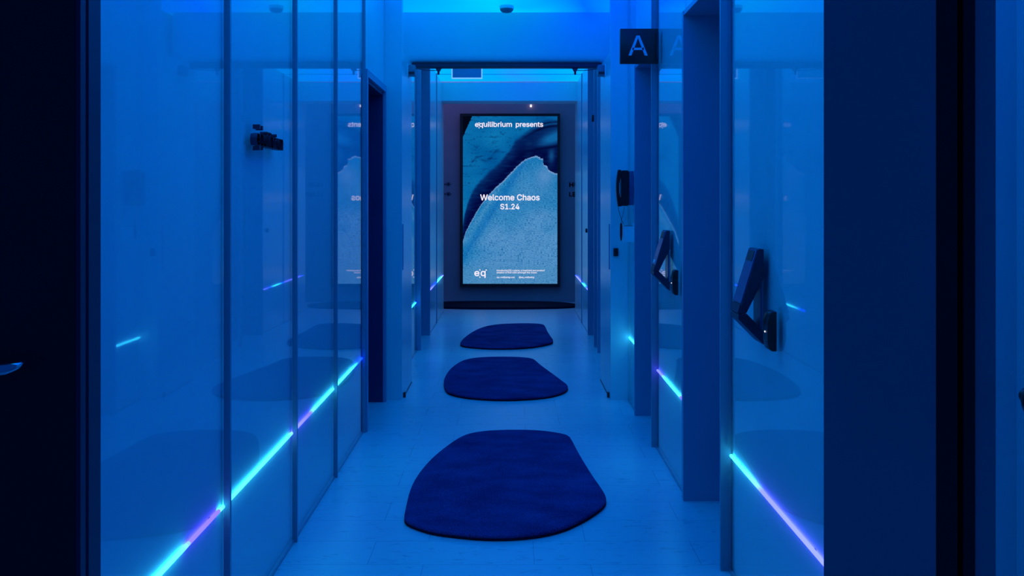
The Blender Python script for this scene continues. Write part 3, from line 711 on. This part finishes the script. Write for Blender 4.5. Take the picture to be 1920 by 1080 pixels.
tag(box('door_switch', X(1149.8, 6.455), X(1158.8, 6.455), 6.435, 6.455, Z(480, 6.455), Z(465, 6.455), M['black'], None, .003), 'small black push switch on the white pier below the telephone', 'switch')
tag(box('wall_button', .735, .753, 9.74, 9.78, .975, 1.015, M['black'], None, .004), 'tiny black button on the far right wall beyond the sliding door', 'button')
tag(box('doorway_contact', .717, .735, 8.765, 8.785, 1.985, 2.045, M['black'], None, .003), 'tiny dark fitting high on the far right doorway', 'fitting')

# ------------------------------------------------------------------ sliding door gear
rl = thing('door_track', 'dark horizontal sliding door track under the cross wall', 'door track', (0, 7.1, 2.25))
tx0, tx1 = -.700, .648
bm = bmesh.new(); bm_box(bm, tx0, tx1, 7.085, 7.15, 2.238, 2.274, .002, 1); obj('track', bm, M['dark_metal'], rl, True)
box('track_lip', tx0, tx1, 7.082, 7.086, 2.2395, 2.244, M['black'], rl); box('track_lip', tx0, tx1, 7.082, 7.086, 2.268, 2.2725, M['black'], rl)
for sgn, xh, lab in ((-1, X(822, 7.11), 'dark hanger'), (1, X(1078.5, 7.11), 'dark hanger')):
    z_ = 2.237; bm = bmesh.new()
    bm_prism(bm, [(xh-.024, z_), (xh+.024, z_), (xh+.017, z_-.006), (xh+.012, z_-.018), (xh+.006, z_-.022), (xh-.006, z_-.022), (xh-.012, z_-.018), (xh-.017, z_-.006)], 'y', 7.095, 7.135)
    bm_lathe(bm, [(.006, z_-.046), (.008, z_-.040), (.008, z_-.020)], (xh, 7.115, 0), 'z', 12)
    hg = obj('hanger', bm, M['dark_metal'], rl, True)
    xe = X(775 if sgn < 0 else 1129, 6.95); bm = bmesh.new()
    xa, xb = xh, xe; P = [(xa+(xb-xa)*t, 7.115+(6.97-7.115)*t, z_-.012-(0.002 if t < .9 else .006)-.008*math.sin(math.pi*t)) for t in [i/10. for i in range(11)]]
    bm_tube(bm, P, .0028, 8); obj('cable', bm, M['dark_metal'], rl, True)
for sgn, xw, y_, lab in ((-1, -.703, 6.86, 'small box-shaped door sensor on the left pier, just under the track end'), (1, .650, 6.86, 'small box-shaped door sensor on the right pier, just under the track end')):
    t = thing('door_sensor', lab, 'sensor', (xw, y_, 2.19), 'door sensors under the track ends')
    a = xw; b_ = xw-sgn*.05
    bm = bmesh.new(); bm_box(bm, a, b_, y_-.045, y_+.045, 2.150, 2.222, .005, 2); obj('sensor_body', bm, M['grey_plastic'], t, True)
    box('sensor_lens', a-sgn*.006, b_+sgn*.004, y_-.049, y_-.044, 2.158, 2.174, M['black'], t)
    box('mounting_plate', a, a-sgn*.004, y_-.055, y_+.06, 2.145, 2.23, M['white_plastic'], t)
for sgn, xw, px_, lab in ((-1, -.703, 757.5, 'small black floor guide at the foot of the left white pier'), (1, .650, 1143, 'small black floor guide at the foot of the right white pier')):
    t = thing('floor_guide', lab, 'door guide', (xw, 6.55, 0), 'sliding door floor guides')
    xi = xw-sgn*.001
    box('guide_block', xi, xi-sgn*.014, 6.53, 6.56, 0, .034, M['black'], t, .002)
    bm = bmesh.new(); bm_box(bm, xi, xi-sgn*.004, 6.56, 7.18 if sgn > 0 else 7.08, 0, .004); obj('guide_rail', bm, M['black'], t)
for sgn, xw, y_, lab in ((-1, -.703, 6.50, 'slim dark vertical pull on the left white pier'), (1, .650, 6.53, 'slim dark vertical pull on the right white pier')):
    bm = bmesh.new(); bm_box(bm, xw, xw-sgn*.005, y_-.012, y_+.012, Z(506, 6.5), Z(420, 6.5), .002, 1)
    tag(obj('finger_pull', bm, M['grey_paint'], None, True), lab, 'door pull', 'slim pulls on the piers')

# ------------------------------------------------------------------ ceiling fittings
yd = 6.84
sd = thing('smoke_detector', 'round white smoke detector on the bright ceiling in front of the cross wall', 'smoke detector', (X(950, yd), yd, ZC))
c = (X(950, yd), yd, ZC)
bm = bmesh.new(); bm_lathe(bm, [(.049, 0), (.049, -.018), (.047, -.022)], c, 'z', 32); obj('base', bm, M['white_plastic'], sd, True)
bm = bmesh.new(); bm_lathe(bm, [(.047, -.0225), (.043, -.034), (.032, -.044), (.020, -.047)], c, 'z', 32); obj('sensor_dome', bm, M['grey_plastic'], sd, True)
yx = 9.0
hp = thing('hanging_sign_panel', 'blank square blue panel with bright edges hanging from the far ceiling', 'hanging sign', (X(875, yx), yx, ZC))
hx0, hx1, hz0 = X(848.5, yx), X(902.5, yx), Z(145.6, yx)
box('panel', hx0, hx1, yx, yx+.02, hz0, ZC, M['grey_paint'], hp)
e_ = .009
bm = bmesh.new(); bm_box(bm, hx0-e_, hx0, yx-.001, yx+.021, hz0-e_, ZC); bm_box(bm, hx1, hx1+e_, yx-.001, yx+.021, hz0-e_, ZC); bm_box(bm, hx0, hx1, yx-.001, yx+.021, hz0-e_, hz0)
fo = obj('lit_edge', bm, M['edge_lit'], hp); fo['label'] = 'bright edge'
